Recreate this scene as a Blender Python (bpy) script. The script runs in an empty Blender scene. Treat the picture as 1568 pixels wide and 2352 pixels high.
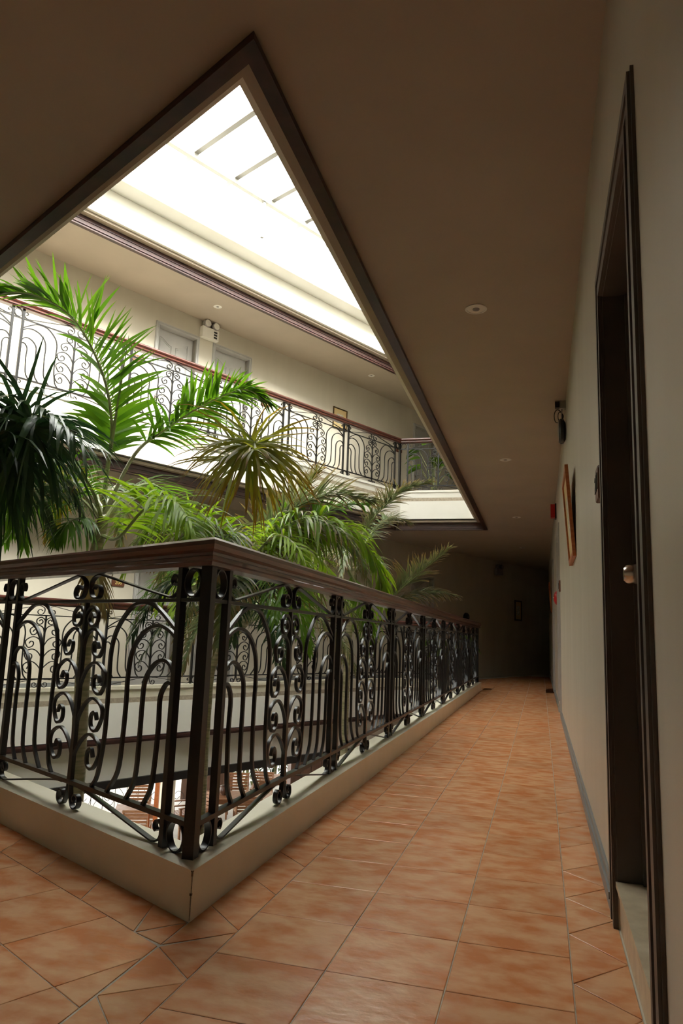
import bpy, bmesh, math, random
from mathutils import Vector, Matrix
random.seed(7)
C = bpy.context.scene.collection
sc = bpy.context.scene
# ------------------------------------------------------------------ camera
cam_d = bpy.data.cameras.new('camera'); cam = bpy.data.objects.new('camera', cam_d); C.objects.link(cam)
cam_d.sensor_fit = 'HORIZONTAL'; cam_d.sensor_width = 36.0; cam_d.lens = 37.793
cam_d.clip_start = 0.02; cam_d.clip_end = 300
_r = Vector((0.96377, 0.26416, 0.03691)); _u = Vector((0.00983, -0.17347, 0.98479)); _f = Vector((-0.26654, 0.94875, 0.16978))
cam.matrix_world = Matrix(((_r.x, _u.x, -_f.x, 0.0), (_r.y, _u.y, -_f.y, 0.0), (_r.z, _u.z, -_f.z, 0.832), (0, 0, 0, 1)))
sc.camera = cam
# ------------------------------------------------------------------ world: bright overcast sky
w = bpy.data.worlds.new('overcast_sky'); sc.world = w; w.use_nodes = True
bg = w.node_tree.nodes['Background']; bg.inputs[0].default_value = (1.0, 0.995, 0.97, 1); bg.inputs[1].default_value = 11.0
# hazy sun, spread wide by the translucent roof sheets
sun_d = bpy.data.lights.new('hazy_sun', 'SUN'); sun_d.energy = 24.0; sun_d.angle = math.radians(28); sun_d.color = (1.0, .985, .95)
sun = bpy.data.objects.new('hazy_sun', sun_d); C.objects.link(sun); sun.location = (6, 2, 14)
sun.rotation_euler = Vector((-.80, .42, -.74)).to_track_quat('-Z', 'Y').to_euler()
sc.view_settings.view_transform = 'Standard'; sc.view_settings.look = 'None'
sc.view_settings.exposure = 0.22; sc.view_settings.gamma = 1.0
sc.view_settings.use_curve_mapping = False
sc.cycles.max_bounces = 10; sc.cycles.diffuse_bounces = 4; sc.cycles.transparent_max_bounces = 12

# ------------------------------------------------------------------ materials
def mat(name, col, rough=.6, spec=.5, metal=0, coat=0):
    m = bpy.data.materials.new(name); m.use_nodes = True
    b = m.node_tree.nodes['Principled BSDF']
    b.inputs['Base Color'].default_value = (*col, 1); b.inputs['Roughness'].default_value = rough
    b.inputs['Specular IOR Level'].default_value = spec; b.inputs['Metallic'].default_value = metal
    b.inputs['Coat Weight'].default_value = coat
    return m
def N(m, t, **kw):
    n = m.node_tree.nodes.new(t)
    for k, v in kw.items(): setattr(n, k, v)
    return n
def L(m, a, b): m.node_tree.links.new(a, b)
def noise_col(m, scale, c1, c2, detail=4, stretch=(1, 1, 1), p0=.35, p1=.65, bump=0, bscale=None, rand=0):
    b = m.node_tree.nodes['Principled BSDF']
    tc = N(m, 'ShaderNodeTexCoord'); mp = N(m, 'ShaderNodeMapping'); mp.inputs['Scale'].default_value = stretch
    geo = N(m, 'ShaderNodeNewGeometry')
    L(m, geo.outputs['Position'], mp.inputs['Vector'])
    src = mp.outputs[0]
    if rand:
        oi = N(m, 'ShaderNodeObjectInfo'); mul = N(m, 'ShaderNodeMath', operation='MULTIPLY'); mul.inputs[1].default_value = 37
        L(m, oi.outputs['Random'], mul.inputs[0])
        add = N(m, 'ShaderNodeVectorMath', operation='ADD'); L(m, src, add.inputs[0]); L(m, mul.outputs[0], add.inputs[1]); src = add.outputs[0]
    nz = N(m, 'ShaderNodeTexNoise'); nz.inputs['Scale'].default_value = scale; nz.inputs['Detail'].default_value = detail
    L(m, src, nz.inputs['Vector'])
    r = N(m, 'ShaderNodeValToRGB'); r.color_ramp.elements[0].position = p0; r.color_ramp.elements[1].position = p1
    r.color_ramp.elements[0].color = (*c1, 1); r.color_ramp.elements[1].color = (*c2, 1)
    L(m, nz.outputs['Fac'], r.inputs[0])
    out = r.outputs[0]
    if rand:
        hs = N(m, 'ShaderNodeHueSaturation'); mr = N(m, 'ShaderNodeMapRange')
        mr.inputs['To Min'].default_value = 1 - rand; mr.inputs['To Max'].default_value = 1 + rand
        L(m, oi.outputs['Random'], mr.inputs['Value']); L(m, mr.outputs[0], hs.inputs['Value']); L(m, out, hs.inputs['Color']); out = hs.outputs[0]
    L(m, out, b.inputs['Base Color'])
    if bump:
        nb = N(m, 'ShaderNodeTexNoise'); nb.inputs['Scale'].default_value = bscale or scale * 3; nb.inputs['Detail'].default_value = 3
        L(m, src, nb.inputs['Vector'])
        bp = N(m, 'ShaderNodeBump'); bp.inputs['Strength'].default_value = bump; bp.inputs['Distance'].default_value = .004
        L(m, nb.outputs['Fac'], bp.inputs['Height']); L(m, bp.outputs[0], b.inputs['Normal'])
    return m
M = {}
M['tile'] = noise_col(mat('terracotta_tile', (.5, .25, .15), .27, .5), 9, (.62, .22, .08), (.73, .40, .21), 6, (1, 1.5, 1), .36, .62, .35, 26, .07)
M['grout'] = noise_col(mat('grout', (.42, .34, .25), .45), 30, (.36, .30, .22), (.50, .42, .32))
M['wall'] = noise_col(mat('beige_wall_paint', (.70, .64, .52), .42, .45), 3, (.515, .472, .385), (.565, .52, .43), 3, (1, 1, .25), bump=.12, bscale=12)
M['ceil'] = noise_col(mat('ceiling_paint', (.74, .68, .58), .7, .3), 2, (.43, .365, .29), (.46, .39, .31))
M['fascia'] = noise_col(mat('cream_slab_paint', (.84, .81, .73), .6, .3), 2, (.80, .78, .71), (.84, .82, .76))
M['curb'] = noise_col(mat('curb_paint', (.72, .67, .52), .42, .5), 5, (.72, .67, .53), (.77, .72, .59), bump=.1, bscale=20)
M['wood'] = noise_col(mat('mahogany_varnish', (.11, .028, .016), .3, .6, coat=.4), 7, (.05, .012, .008), (.105, .026, .015), 5, (1, 1, 7))
M['trimwood'] = noise_col(mat('dark_wood_trim', (.05, .018, .014), .38, .5), 8, (.035, .012, .010), (.07, .026, .02), 5, (1, 1, 5))
M['iron'] = mat('black_wrought_iron', (.009, .008, .008), .34, .4)
M['greydoor'] = noise_col(mat('grey_door_paint', (.42, .41, .40), .5, .4), 4, (.40, .39, .38), (.45, .44, .42))
M['shadeddoor'] = noise_col(mat('shaded_grey_brown_door_paint', (.10, .085, .075), .45, .5), 4, (.09, .077, .068), (.115, .098, .086))  # darker grey-brown for the near door; shade of its recess is in the colour
M['baseb'] = mat('blue_grey_baseboard_paint', (.22, .23, .225), .4)
M['marble'] = noise_col(mat('cream_marble', (.62, .52, .36), .3, .5), 14, (.52, .42, .28), (.70, .60, .43), 8)
M['plate'] = mat('brown_wood_plate', (.13, .045, .022), .5)
M['gold'] = mat('gilt_numeral', (.75, .58, .22), .35)
M['darknum'] = mat('engraved_numeral', (.02, .012, .008), .6)
M['brass'] = mat('brushed_nickel', (.62, .55, .48), .25, .5, 1)
M['frame'] = noise_col(mat('orange_wood_frame', (.42, .12, .03), .4), 10, (.36, .10, .025), (.47, .15, .04), 4, (1, 1, 6))
M['oliveframe'] = mat('dark_gilt_frame', (.09, .05, .012), .4)
M['mount'] = mat('ochre_mount', (.62, .46, .22), .8)
M['print'] = noise_col(mat('faded_print', (.62, .58, .46), .8), 30, (.35, .34, .26), (.72, .68, .55))
M['white'] = mat('white_plastic', (.80, .78, .72), .4)
M['white_metal'] = mat('white_painted_steel', (.34, .33, .30), .5)
M['black'] = mat('black_plastic', (.012, .012, .012), .4)
M['grey'] = mat('grey_plastic', (.30, .28, .27), .35)
M['red'] = mat('red_plastic', (.45, .012, .012), .35)
M['chrome'] = mat('lamp_reflector', (.6, .58, .55), .25, .5, 1)
M['teak'] = noise_col(mat('teak_slat', (.33, .15, .06), .5), 12, (.21, .09, .035), (.30, .14, .06), 4, (1, 1, 5))
M['paving'] = noise_col(mat('pale_terrace_paving', (.62, .60, .55), .6), 1.5, (.40, .385, .35), (.50, .485, .45))
M['pillar'] = noise_col(mat('brown_timber_cladding', (.10, .05, .03), .5), 6, (.075, .038, .022), (.13, .066, .04), 5, (4, 4, .5))
M['curtain'] = mat('cream_cloth', (.62, .55, .42), .8)
M['trunk'] = noise_col(mat('palm_trunk', (.30, .30, .16), .7), 5, (.20, .21, .10), (.42, .36, .22), 4, (1, 1, 9), bump=.3, bscale=12)
M['soil'] = mat('planter_soil', (.05, .035, .02), .9)
M['pot'] = mat('dark_glazed_pot', (.10, .05, .03), .35)
M['car'] = mat('silver_car_paint', (.45, .46, .48), .25, .5, .4)
M['tyre'] = mat('tyre_rubber', (.02, .02, .02), .8)
M['glassdark'] = mat('dark_car_glass', (.03, .035, .04), .1)
M['scuff'] = mat('chipped_plaster_edge', (.10, .075, .05), .8)
def leafmat(name, c1, c2, tip=None, trans=.45, rough=.38):
    m = mat(name, c1, rough, .5); nt = m.node_tree; b = nt.nodes['Principled BSDF']
    oi = N(m, 'ShaderNodeObjectInfo'); mx = N(m, 'ShaderNodeMix', data_type='RGBA')
    mx.inputs[6].default_value = (*c1, 1); mx.inputs[7].default_value = (*c2, 1); L(m, oi.outputs['Random'], mx.inputs[0])
    col = mx.outputs[2]
    if tip:
        at = N(m, 'ShaderNodeAttribute', attribute_name='tip'); pw = N(m, 'ShaderNodeMath', operation='POWER'); pw.inputs[1].default_value = 2.2
        L(m, at.outputs['Fac'], pw.inputs[0])
        m2 = N(m, 'ShaderNodeMix', data_type='RGBA'); L(m, pw.outputs[0], m2.inputs[0]); L(m, col, m2.inputs[6]); m2.inputs[7].default_value = (*tip, 1); col = m2.outputs[2]
    L(m, col, b.inputs['Base Color'])
    tr = N(m, 'ShaderNodeBsdfTranslucent'); hs = N(m, 'ShaderNodeHueSaturation'); hs.inputs['Value'].default_value = 1.5; hs.inputs['Saturation'].default_value = 1.1
    L(m, col, hs.inputs['Color']); L(m, hs.outputs[0], tr.inputs['Color'])
    ms = N(m, 'ShaderNodeMixShader'); ms.inputs[0].default_value = trans
    L(m, b.outputs[0], ms.inputs[1]); L(m, tr.outputs[0], ms.inputs[2]); L(m, ms.outputs[0], nt.nodes['Material Output'].inputs[0])
    return m
M['leaf'] = leafmat('palm_leaf_green', (.075, .17, .022), (.13, .25, .03))
M['leafdark'] = leafmat('palm_leaf_deep_green', (.020, .055, .022), (.045, .095, .03), trans=.2, rough=.3)
M['leafyel'] = leafmat('palm_leaf_yellow_green', (.17, .21, .028), (.26, .27, .04), (.22, .07, .02))
M['leaflime'] = leafmat('palm_leaf_lime', (.20, .34, .035), (.32, .45, .06))
M['leafgrey'] = leafmat('palm_leaf_grey_green', (.10, .15, .06), (.17, .21, .09), (.26, .14, .06), trans=.3)
M['leafdead'] = leafmat('dry_palm_leaf', (.24, .17, .06), (.36, .26, .11), trans=.3)
M['rachis'] = mat('palm_stalk', (.28, .32, .13), .4)
M['palestalk'] = mat('pale_palm_stalk', (.55, .55, .42), .4)
def glassmat():
    m = bpy.data.materials.new('skylight_sheet'); m.use_nodes = True; nt = m.node_tree
    for n in list(nt.nodes): nt.nodes.remove(n)
    o = nt.nodes.new('ShaderNodeOutputMaterial'); t = nt.nodes.new('ShaderNodeBsdfTransparent'); t.inputs[0].default_value = (.93, .94, .92, 1)
    g = nt.nodes.new('ShaderNodeBsdfGlossy'); g.inputs['Roughness'].default_value = .15; mx = nt.nodes.new('ShaderNodeMixShader'); mx.inputs[0].default_value = .05
    nt.links.new(t.outputs[0], mx.inputs[1]); nt.links.new(g.outputs[0], mx.inputs[2]); nt.links.new(mx.outputs[0], o.inputs[0]); return m
M['glass'] = glassmat()

# ------------------------------------------------------------------ mesh helpers
class B:
    """collects vertices and faces of one mesh"""
    def __init__(s): s.v = []; s.f = []
    def add(s, v, f):
        n = len(s.v); s.v += [tuple(q) for q in v]; s.f += [tuple(i + n for i in q) for q in f]; return s
    def box(s, x0, x1, y0, y1, z0, z1):
        return s.add([(x0, y0, z0), (x1, y0, z0), (x1, y1, z0), (x0, y1, z0), (x0, y0, z1), (x1, y0, z1), (x1, y1, z1), (x0, y1, z1)],
                     [(0, 3, 2, 1), (4, 5, 6, 7), (0, 1, 5, 4), (1, 2, 6, 5), (2, 3, 7, 6), (3, 0, 4, 7)])
    def prism(s, poly, z0, z1):
        n = len(poly); a = sum(poly[i][0] * poly[(i + 1) % n][1] - poly[(i + 1) % n][0] * poly[i][1] for i in range(n))
        if a < 0: poly = poly[::-1]
        return s.add([(p[0], p[1], z0) for p in poly] + [(p[0], p[1], z1) for p in poly],
                     [tuple(range(n))[::-1], tuple(range(n, 2 * n))] + [(i, (i + 1) % n, (i + 1) % n + n, i + n) for i in range(n)])
    def ring(s, inner, outer, z0, z1):
        n = len(inner)
        v = [(p[0], p[1], z) for z in (z0, z1) for lp in (inner, outer) for p in lp]; f = []
        for i in range(n):
            j = (i + 1) % n
            f += [(i, j, n + j, n + i), (2 * n + j, 2 * n + i, 3 * n + i, 3 * n + j), (j, i, 2 * n + i, 2 * n + j), (n + i, n + j, 3 * n + j, 3 * n + i)]
        return s.add(v, f)
    def flat(s, path, t, d, closed=False, taper=None):
        """bar bent in the local xz plane: t thick in that plane, d deep along y"""
        n = len(path); v = []; f = []
        for i in range(n):
            a = path[(i - 1) % n] if (closed or i > 0) else path[i]; b = path[(i + 1) % n] if (closed or i < n - 1) else path[i]
            dx, dz = b[0] - a[0], b[1] - a[1]; l = math.hypot(dx, dz) or 1; nx, nz = -dz / l, dx / l
            k = taper(i / (n - 1)) if taper else 1
            for sx, sy in ((1, 1), (-1, 1), (-1, -1), (1, -1)):
                v.append((path[i][0] + nx * sx * t / 2 * k, sy * d / 2, path[i][1] + nz * sx * t / 2 * k))
        for i in range(n if closed else n - 1):
            j = (i + 1) % n
            for k in range(4): f.append((4 * i + k, 4 * i + (k + 1) % 4, 4 * j + (k + 1) % 4, 4 * j + k))
        if not closed: f += [(3, 2, 1, 0), (4 * n - 4, 4 * n - 3, 4 * n - 2, 4 * n - 1)]
        return s.add(v, f)
    def tube(s, pts, rad, sides=8):
        pts = [Vector(p) for p in pts]; n = len(pts); v = []; f = []
        up = Vector((0, 0, 1)); d0 = pts[-1] - pts[0]
        if d0.length == 0 or abs(d0.normalized().z) > .95: up = Vector((1, 0, 0))
        for i in range(n):
            t = (pts[min(i + 1, n - 1)] - pts[max(i - 1, 0)]).normalized()
            a = t.cross(up)
            if a.length < 1e-4: a = t.cross(Vector((0, 1, 0)))
            a.normalize(); b = a.cross(t)
            r = rad[i] if isinstance(rad, (list, tuple)) else rad
            for k in range(sides):
                th = 2 * math.pi * k / sides; v.append(pts[i] + a * math.cos(th) * r + b * math.sin(th) * r)
        for i in range(n - 1):
            for k in range(sides): f.append((i * sides + k, i * sides + (k + 1) % sides, (i + 1) * sides + (k + 1) % sides, (i + 1) * sides + k))
        f += [tuple(range(sides))[::-1], tuple((n - 1) * sides + k for k in range(sides))]
        return s.add(v, f)
    def lathe(s, prof, sides=20, axis='z', c=(0, 0, 0)):
        """prof: (radius, height) pairs turned about an axis through c"""
        v = []; f = []; n = len(prof)
        for r, h in prof:
            for k in range(sides):
                th = 2 * math.pi * k / sides; a, b = r * math.cos(th), r * math.sin(th)
                p = {'z': (a, b, h), 'y': (a, h, b), 'x': (h, a, b)}[axis]; v.append((p[0] + c[0], p[1] + c[1], p[2] + c[2]))
        for i in range(n - 1):
            for k in range(sides): f.append((i * sides + k, i * sides + (k + 1) % sides, (i + 1) * sides + (k + 1) % sides, (i + 1) * sides + k))
        f += [tuple(range(sides))[::-1], tuple((n - 1) * sides + k for k in range(sides))]
        return s.add(v, f)
    def mesh(s, name, m, smooth=False, fix=True):
        me = bpy.data.meshes.new(name); me.from_pydata(s.v, [], s.f)
        if fix:
            bm = bmesh.new(); bm.from_mesh(me); bmesh.ops.recalc_face_normals(bm, faces=bm.faces); bm.to_mesh(me); bm.free()
        if m: me.materials.append(M[m])
        if smooth:
            me.polygons.foreach_set('use_smooth', [True] * len(me.polygons))
            me.set_sharp_from_angle(angle=math.radians(40))
        me.update(); return me
def obj(name, me, parent=None, loc=None, rz=None, m=None, smooth=False):
    if isinstance(me, B): me = me.mesh(name, m, smooth)
    o = bpy.data.objects.new(name, me); C.objects.link(o)
    if parent is not None: o.parent = parent
    if loc is not None: o.location = loc
    if rz is not None: o.rotation_euler = (0, 0, rz)
    return o
def thing(name, label, cat, loc=(0, 0, 0), rz=0, group=None):
    o = bpy.data.objects.new(name, None); o.empty_display_size = .1; C.objects.link(o); o.location = loc; o.rotation_euler = (0, 0, rz)
    o['label'] = label; o['category'] = cat
    if group: o['group'] = group
    return o
def tag(o, label, cat, group=None):
    o['label'] = label; o['category'] = cat
    if group: o['group'] = group
    return o
def struct(o, label=None, cat=None):
    o['kind'] = 'structure'
    if label: o['label'] = label
    if cat: o['category'] = cat
    return o
def crom(pts, n=5):
    """smooth curve through the points"""
    P = [Vector(p) for p in pts]; out = []
    for i in range(len(P) - 1):
        p0 = P[i - 1] if i else P[0] * 2 - P[1]; p1, p2 = P[i], P[i + 1]; p3 = P[i + 2] if i + 2 < len(P) else P[-1] * 2 - P[-2]
        for k in range(n):
            t = k / n
            out.append(.5 * ((2 * p1) + (p2 - p0) * t + (2 * p0 - 5 * p1 + 4 * p2 - p3) * t * t + (3 * p1 - p0 - 3 * p2 + p3) * t ** 3))
    out.append(P[-1]); return out
def text(s, size, m, parent, loc, rot, depth=.002):
    cu = bpy.data.curves.new('numeral', 'FONT'); cu.body = s; cu.size = size; cu.extrude = depth; cu.align_x = 'CENTER'; cu.align_y = 'CENTER'
    t = bpy.data.objects.new('tmp', cu); C.objects.link(t); bpy.context.view_layer.update()
    me = bpy.data.meshes.new_from_object(t.evaluated_get(bpy.context.evaluated_depsgraph_get()))
    bpy.data.objects.remove(t); bpy.data.curves.remove(cu)
    me.materials.clear(); me.materials.append(M[m])
    o = obj('numeral', me, parent, loc); o.rotation_euler = rot; return o

# ------------------------------------------------------------------ plan of the building
H27 = math.radians(27)
D2 = Vector((math.sin(H27), math.cos(H27))); N2 = Vector((-D2.y, D2.x))      # along / away from the atrium, opposite wing
P0 = Vector((-5.517, 6.562))
A0 = Vector((-0.988, 2.055)); LT = math.radians(61.5); LD = Vector((-math.sin(LT), math.cos(LT))); LN = Vector((LD.y, -LD.x)).normalized()  # LN towards atrium
if LN.dot(Vector((-3, 7)) - A0) < 0: LN = -LN
XW = 0.215
def isect(p, d, q, e):
    k = d.x * e.y - d.y * e.x; t = ((q.x - p.x) * e.y - (q.y - p.y) * e.x) / k; return p + d * t
base_lines = [(Vector((-1.118, 0)), Vector((0, 1))), (Vector((0, 12.60)), Vector((-1, 0))), (P0, -D2), (A0 + LN * .13, -LD)]
def poly(off):
    """atrium outline, pushed outward into the corridors by off: corners A, B, D, E"""
    ls = [(p + Vector((d.y, -d.x)) * off, d) for p, d in base_lines]
    return [isect(*ls[(i - 1) % 4], *ls[i]) for i in range(4)]
opp_wall_p = P0 + N2 * 1.3
left_wall_p = A0 - LN * 2.2
V1 = isect(left_wall_p, LD, Vector((XW, 0)), Vector((0, 1)))
V2 = isect(opp_wall_p, D2, Vector((XW, 0)), Vector((0, 1)))
V3 = isect(left_wall_p, LD, opp_wall_p, D2)
def ringslab(off, z0, z1):
    """floor ring between the atrium outline and the outer walls"""
    I = poly(off); b = B()
    for pl in ([V1, V2, I[1], I[0]], [V2, I[2], I[1]], [V2, V3, I[3], I[2]], [V3, V1, I[0], I[3]]): b.prism([tuple(p) for p in pl], z0, z1)
    bm = bmesh.new(); me = b.mesh('t', None); bm.from_mesh(me); bmesh.ops.remove_doubles(bm, verts=bm.verts, dist=1e-4)
    seen = {}; dl = []
    for f in bm.faces:
        k = tuple(sorted(v.index for v in f.verts))
        if k in seen: dl += [f, seen[k]]
        seen[k] = f
    bmesh.ops.delete(bm, geom=dl, context='FACES'); bmesh.ops.recalc_face_normals(bm, faces=bm.faces)
    bm.to_mesh(me); bm.free(); return me
F3 = 3.33; ZG = -3.5
def slab(name, off, z0, z1, m):
    me = ringslab(off, z0, z1); me.materials.append(M[m]); me.name = name; return struct(obj(name, me))
floor = slab('floor', 0, -.06, -.0022, 'grout')
slab('slab', 0, -.46, -.06, 'fascia')
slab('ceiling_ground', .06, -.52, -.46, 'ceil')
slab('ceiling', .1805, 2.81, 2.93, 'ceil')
slab('slab_upper', 0, 2.945, F3 - .06, 'fascia')
slab('floor_upper', 0, F3 - .06, F3, 'grout')
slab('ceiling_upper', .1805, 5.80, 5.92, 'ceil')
slab('roof_slab', 0, 5.92, 6.30, 'fascia')
slab('skylight_surround', -.29, 6.30, 6.36, 'fascia')
slab('skylight_upstand', 0, 6.36, 6.98, 'fascia')
# curbs under the railings, with a small lip on the atrium side
for nm, z in (('curb', 0), ('curb_upper', F3)):
    b = B().ring(poly(0), poly(.13), z - .003, z + .138); b.ring(poly(-.018), poly(0), z + .098, z + .138)
    struct(obj(nm, b, m='curb' if z == 0 else 'fascia'))
# dark wooden mouldings around the ceiling openings (stepped profile)
for i, z in enumerate((-.52, 2.81, 5.80)):
    if i == 0:
        b = B(); b.ring(poly(-.012), poly(.10), z - .01, z + .05); b.ring(poly(-.022), poly(.10), z + .012, z + .035)
    else:
        b = B(); b.ring(poly(.165), poly(.222), z - .045, z - .02); b.ring(poly(.152), poly(.214), z - .02, z + .03); b.ring(poly(.142), poly(.206), z + .03, z + .085)
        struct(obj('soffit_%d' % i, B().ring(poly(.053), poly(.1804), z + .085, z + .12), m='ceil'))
    struct(obj('trim_%d' % (i + 1), b, m='trimwood'))
# ground, header over the ground floor opening
struct(obj('ground', B().box(-40, 12, -14, 60, ZG - .2, ZG), m='paving'))
I0 = poly(-.35); struct(obj('planter_bed', B().prism([tuple(p) for p in I0], ZG, ZG + .02), m='soil'))
struct(obj('planter_edge', B().ring(poly(-.40), poly(-.25), ZG, ZG + .35), m='pillar'))
tr = [P0 + D2 * -8 + N2 * 3.4, P0 + D2 * 16 + N2 * 3.4, P0 + D2 * 16 + N2 * 14.0, P0 + D2 * -8 + N2 * 14.0]
struct(obj('unseen_terrace_shade', B().prism([tuple(p) for p in tr], -.60, -.45), m='fascia'))  # unseen canopy added to shade the terrace and cut uplight into the atrium
hb = B(); hb.prism([tuple(P0 + D2 * -9 + N2 * .10), tuple(P0 + D2 * 16 + N2 * .10), tuple(P0 + D2 * 16 + N2 * .3), tuple(P0 + D2 * -9 + N2 * .3)], -.96, -.52)
struct(obj('wall_header', hb, m='fascia'))
hb = B(); hb.prism([tuple(P0 + D2 * -9 + N2 * .06), tuple(P0 + D2 * 16 + N2 * .06), tuple(P0 + D2 * 16 + N2 * .32), tuple(P0 + D2 * -9 + N2 * .32)], -1.06, -.96)
struct(obj('trim_4', hb, m='black'))

def wallrun(name, p, ang, length, z0, z1, thick, openings, m='wall'):
    """wall face at local y=0, body towards local +y; openings (x0,x1,zb,zt)"""
    b = B(); x = 0
    for (a, e, zb, zt) in sorted(openings):
        b.box(x, a, 0, thick, z0, z1)
        if zt < z1: b.box(a, e, 0, thick, zt, z1)
        if zb > z0: b.box(a, e, 0, thick, z0, zb)
        x = e
    b.box(x, length, 0, thick, z0, z1)
    return struct(obj(name, b, None, (p[0], p[1], 0), ang, m))
# right wall: local x runs towards the camera (-Y)
RW0 = 21.2
def rwx(y): return RW0 - y
right_open = [(rwx(2.46), rwx(1.66), 0, 2.02), (rwx(9.55), rwx(8.72), 0, 2.11), (rwx(13.4), rwx(12.57), 0, 2.11)]
wallrun('wall_right', (XW, RW0), -math.pi / 2, RW0 + 4, -.06, 2.885, .25, right_open)
wallrun('wall_right_upper', (XW, RW0), -math.pi / 2, RW0 + 4, 2.885, 6.3, .25, [])
wallrun('wall_right_ground', (XW, RW0), -math.pi / 2, RW0 + 4, ZG, -.06, .25, [], 'pillar')
OA = math.atan2(D2.y, D2.x)
SO = -4.5   # start of the opposite wall along D2
op = opp_wall_p + D2 * SO
def sx(s): return s - SO
dh = 2.16
op_open = lambda z: [(sx(2.33), sx(3.03), z, z + dh), (sx(3.41), sx(4.13), z, z + dh), (sx(8.9), sx(9.65), z, z + dh)]
wallrun('wall_opposite', op, OA, 21, -.52, 2.885, .25, op_open(0))
wallrun('wall_opposite_upper', op, OA, 21, 2.885, 6.3, .25, op_open(F3))
la = math.atan2(-LD.y, -LD.x)
lw = V3 + LD * .5
wallrun('wall_left', tuple(V1 - LD * .3), math.atan2(LD.y, LD.x), (V3 - V1).length + .8, ZG, 6.3, .25, [])
# solid block of rooms behind the opposite wall
b = B(); q = [opp_wall_p + D2 * SO + N2 * .5, opp_wall_p + D2 * 16.2 + N2 * .5, opp_wall_p + D2 * 16.2 + N2 * 2.2, opp_wall_p + D2 * SO + N2 * 2.2]
b.prism([tuple(p) for p in q], -.52, 6.3); struct(obj('wall_rear', b, m='fascia'))

# ------------------------------------------------------------------ floor tiles
def clip(pl, p, n):
    out = []
    for i in range(len(pl)):
        a, c = pl[i], pl[(i + 1) % len(pl)]; da, dc = (a - p).dot(n), (c - p).dot(n)
        if da >= 0: out.append(a)
        if (da >= 0) != (dc >= 0): out.append(a + (c - a) * (da / (da - dc)))
    return out
def inset(pl, g):
    ar = sum(pl[i].x * pl[(i + 1) % len(pl)].y - pl[(i + 1) % len(pl)].x * pl[i].y for i in range(len(pl)))
    if ar < 0: pl = pl[::-1]
    out = list(pl)
    for i in range(len(pl)):
        a, c = pl[i], pl[(i + 1) % len(pl)]; d = (c - a)
        if d.length < 1e-5: continue
        n = Vector((-d.y, d.x)).normalized(); out = clip(out, a + n * g, n)
        if len(out) < 3: return []
    return out
def tile(pl, g=.0016):
    pl = inset([Vector(p) for p in pl], g)
    if len(pl) < 3: return
    ar = abs(sum(pl[i].x * pl[(i + 1) % len(pl)].y - pl[(i + 1) % len(pl)].x * pl[i].y for i in range(len(pl)))) / 2
    if ar < .0006: return
    c = sum(pl, Vector((0, 0))) / len(pl); q = [p - c for p in pl]; top = [p * (1 - .0018 / max(p.length, .02)) for p in q]
    n = len(q); ar2 = sum(q[i].x * q[(i + 1) % n].y - q[(i + 1) % n].x * q[i].y for i in range(n))
    if ar2 < 0: q = q[::-1]; top = top[::-1]
    b = B(); b.add([(p.x, p.y, -.003) for p in q] + [(p.x, p.y, -.001) for p in q] + [(p.x, p.y, 0) for p in top],
                   [tuple(range(2 * n, 3 * n))] + [(i + o, (i + 1) % n + o, (i + 1) % n + o + n, i + o + n) for o in (0, n) for i in range(n)])
    obj('tile', b.mesh('tile', 'tile', fix=False), floor, (c.x, c.y, 0))
sqb = B(); h = .15 - .0016; k = h - .0018
sqb.add([(-h, -h, -.004), (h, -h, -.004), (h, h, -.004), (-h, h, -.004), (-h, -h, -.001), (h, -h, -.001), (h, h, -.001), (-h, h, -.001), (-k, -k, 0), (k, -k, 0), (k, k, 0), (-k, k, 0)],
        [(8, 9, 10, 11)] + [(i + o, (i + 1) % 4 + o, (i + 1) % 4 + o + 4, i + o + 4) for o in (0, 4) for i in range(4)])
sq = sqb.mesh('tile', 'tile', fix=False)
XL, XR = -.832, .068
Y0 = 1.901
for r in range(-7, 37):
    for cidx in range(3): obj('tile', sq, floor, (XL + .15 + .3 * cidx, Y0 + .15 + .3 * r, 0))
# border strip beside the curb (diagonal joints), then zigzag pieces in front of the corner
XC = -.988
ys = [2.05 + .302 * i for i in range(39)]
for i in range(37):
    tile([(XL, ys[i]), (XL, ys[i + 1]), (XC, ys[i + 1] + .148), (XC, ys[i] + .148)])
tile([(XC, 1.893), (XL, 2.035), (XL, 2.05), (XC, 2.198)])
tile([(XC, 1.88), (XL, 2.035), (XL, 1.742)])
tile([(XC, 1.88), (XL, 1.742), (XL, 1.722), (XC, 1.60)])
tile([(XC, 1.60), (XL, 1.722), (XL, 1.44)])
yy = 1.60
for i in range(3):
    tile([(XC, yy), (XL, yy - .16), (XC, yy - .30)]); tile([(XC, yy - .30), (XL, yy - .16), (XL, yy - .46)]); yy -= .30
# border strip along the right wall
zl = [1.73 - .32 * 2, 1.73 - .32, 1.73, 2.048, 2.37, 2.683, 2.982]; zr = [1.60 - .32 * 2, 1.60 - .32, 1.60, 1.918, 2.211, 2.535, 2.835]
for i in range(len(zl) - 1):
    tile([(XR, zl[i]), (XW, zr[i]), (XW, zr[i + 1])]); tile([(XR, zl[i]), (XW, zr[i + 1]), (XR, zl[i + 1])])
tile([(XR, 2.982), (XW, 2.835), (XW, 3.13)])
for i in range(36):
    y = 2.982 + .312 * i; tile([(XR, y), (XW, y + .148), (XW, y + .46), (XR, y + .312)])
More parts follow.
